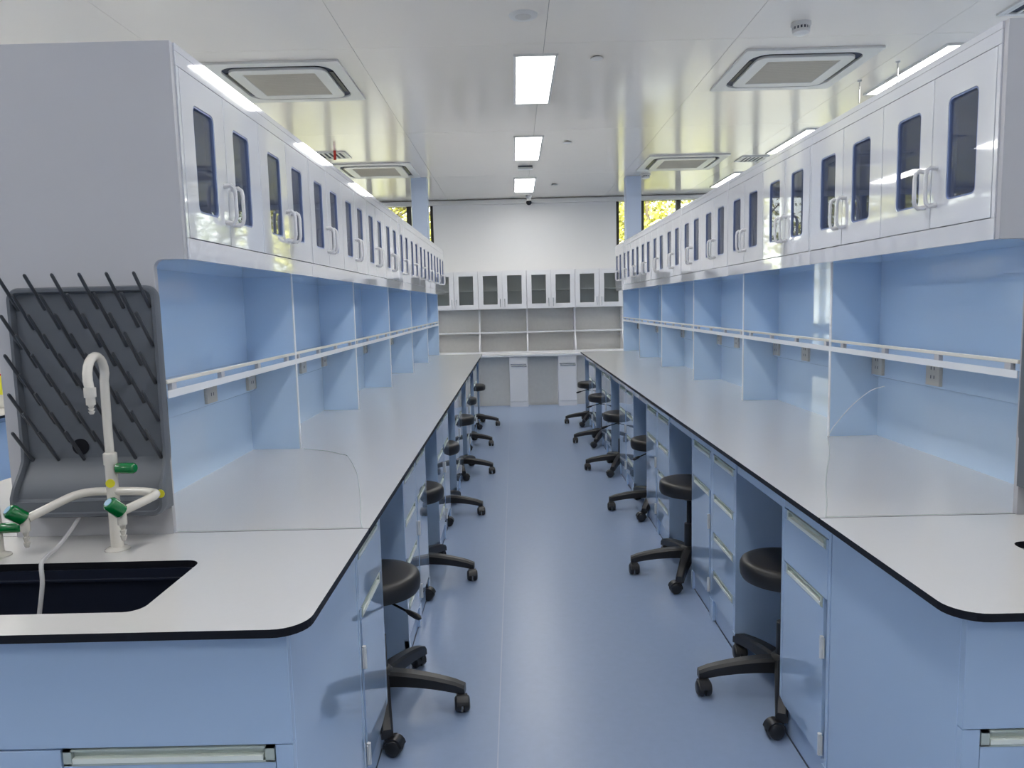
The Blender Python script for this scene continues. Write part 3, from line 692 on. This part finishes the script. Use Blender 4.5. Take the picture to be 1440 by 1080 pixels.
# ------------------------------------------------------------------ protective film left on the worktops
for s in (-1, 1):
    e = [(.634, 1.953), (.66, 2.05), (.70, 2.25), (.74, 2.42), (.79, 2.62), (.84, 2.78), (.90, 2.95), (1.0, 3.05), (1.13, 3.125)] if s < 0 else \
        [(.634, 1.953), (.70, 2.1), (.78, 2.3), (.86, 2.48), (.93, 2.63), (1.0, 2.78), (1.07, 2.95), (1.13, 3.12)]
    fm = tag(empty('protective_film', (0, 0, ZT)), 'sheet of clear protective film lying on the near part of the %s worktop' % SIDE[s], 'film', 'protective films')
    MB().prism([(s * a, b) for a, b in e] + [(s * 1.335, 3.125), (s * 1.335, 1.965), (s * 1.0, 1.953)], 2, .0002, .0006, 'film').build('sheet', fm, smooth=False)
    MB().tube([(s * a, b, .0012) for a, b in e], .0011, 'alu', 6).tube([(s * .634, 1.953, .0012), (s * 1.14, 1.953, .0012)], .0008, 'alu', 6).build('edge_bead', fm)
    if s > 0:
        MB().tube(smoothp([(1.128, 3.10, .002), (1.125, 3.05, .05), (1.115, 2.95, .11), (1.10, 2.86, .155), (1.10, 2.785, .20), (1.10, 2.68, .252), (1.10, 2.58, .28)]), .0014, 'edge', 6).build('curled_edge', fm)

# ------------------------------------------------------------------ neighbouring island at the left with a white instrument
nb = tag(empty('neighbour_bench', (-4.1, 0, 0)), 'blue bench with pale black-edged top in the next aisle, beyond the left edge', 'bench')
MB().box(-.74, .74, 1.35, 9.1, ZT - TH, ZT, 'top').build('worktop', nb)
MB().box(-.742, .742, 1.348, 9.102, ZT - TH, ZT - .001, 'black').build('edge_band', nb)
MB().box(-.69, .69, 1.4, 9.05, .1, ZT - TH - .001, 'blue').box(-.66, .66, 1.42, 9.0, 0, .1, 'kick').build('carcass', nb)
for k in range(18): MB().box(.69, .708, 1.42 + k * .42, 1.825 + k * .42, .11, .8, 'blue').build('door', nb)
ins = tag(empty('instrument', (-3.75, 5.1, ZT)), 'tall white instrument with rounded top and yellow label at the left photo edge', 'instrument')
MB().prism([(a, b) for a, b in rrect(-.32, .32, .0, .93, .05, 6)], 1, -.3, .3, 'cream').build('housing', ins, bevel=.01)
MB().box(-.1, .29, -.304, -.3, .09, .215, 'yellow').box(-.1, .29, -.305, -.3, .215, .228, 'red').build('yellow_label', ins)
MB().box(-.25, .2, -.306, -.3, .6, .8, 'gap').build('screen', ins)

# ------------------------------------------------------------------ outdoors
struct(MB().box(-30, 30, YW + .2, 45, -.6, -.1, 'grass').build('ground'))
rnd = random.Random(7)
def tree(x, y, h, cr, leaf, label, group='trees outside the far windows'):
    r = tag(empty('tree', (x, y, -.1)), label, 'tree', group)
    m = MB(); lean = rnd.uniform(-.3, .3)
    m.tube([(0, 0, 0), (lean * .3, 0, h * .4), (lean, 0, h * .95)], [.13, .09, .03], 'bark', 8)
    for i in range(9):
        a = rnd.uniform(0, 6.28); z0 = h * rnd.uniform(.3, .75); L2 = cr * rnd.uniform(.6, .95)
        m.tube([(lean * z0 / h, 0, z0), (L2 * .5 * math.cos(a), L2 * .5 * math.sin(a), z0 + L2 * .35), (L2 * math.cos(a), L2 * math.sin(a), z0 + L2 * .6)], [.04, .025, .01], 'bark', 5)
    m.build('trunk', r)
    vs = []; fs = []
    cl = [(rnd.gauss(0, cr * .45), rnd.gauss(0, cr * .35), h * .62 + rnd.gauss(0, h * .22), rnd.uniform(.35, .75)) for _ in range(34)]
    for _ in range(4300):
        c = rnd.choice(cl); v = Vector((rnd.gauss(0, 1), rnd.gauss(0, 1), rnd.gauss(0, 1))); v = v.normalized() * c[3] * rnd.random() ** .4
        p = Vector((c[0], c[1], max(.4, c[2]))) + v; nrm = Vector((rnd.gauss(0, 1), rnd.gauss(0, 1), rnd.gauss(.6, 1))).normalized()
        u = nrm.orthogonal().normalized(); w2 = nrm.cross(u); L3 = rnd.uniform(.04, .08); W3 = L3 * .5; o = len(vs)
        vs += [p - u * L3, p - w2 * W3, p + u * L3, p + w2 * W3]; fs.append((o, o + 1, o + 2, o + 3))
    me = bpy.data.meshes.new('foliage'); me.from_pydata(vs, [], fs); me.materials.append(M[leaf])
    o = bpy.data.objects.new('foliage', me); C.objects.link(o); o.parent = r; o['kind'] = 'stuff'
TR = [(-6.5, 15.5, 4.6, 1.5, 'leafb'), (-4.4, 14.3, 4.2, 1.3, 'leafa'), (-2.6, 15.6, 4.8, 1.5, 'leafa'), (-1.0, 17.5, 5.0, 1.6, 'leafb'),
      (1.4, 17.2, 5.0, 1.5, 'leafb'), (2.5, 14.6, 4.0, .95, 'leafa'), (4.9, 17.5, 4.9, 1.6, 'leafb'), (6.9, 15.2, 4.4, 1.4, 'leafa'), (9.2, 18.5, 5.4, 1.7, 'leafb')]
for k, (x, y, h, cr, lf) in enumerate(TR):
    side = 'left' if x < 0 else 'right'; kk = [q for q in TR if (q[0] < 0) == (x < 0)]; i = kk.index((x, y, h, cr, lf))
    tree(x, y, h, cr, lf, '%s tree outside the %s far window, %s from the left' % ('yellow-green' if lf == 'leafa' else 'mid-green', side, ORD[i]))
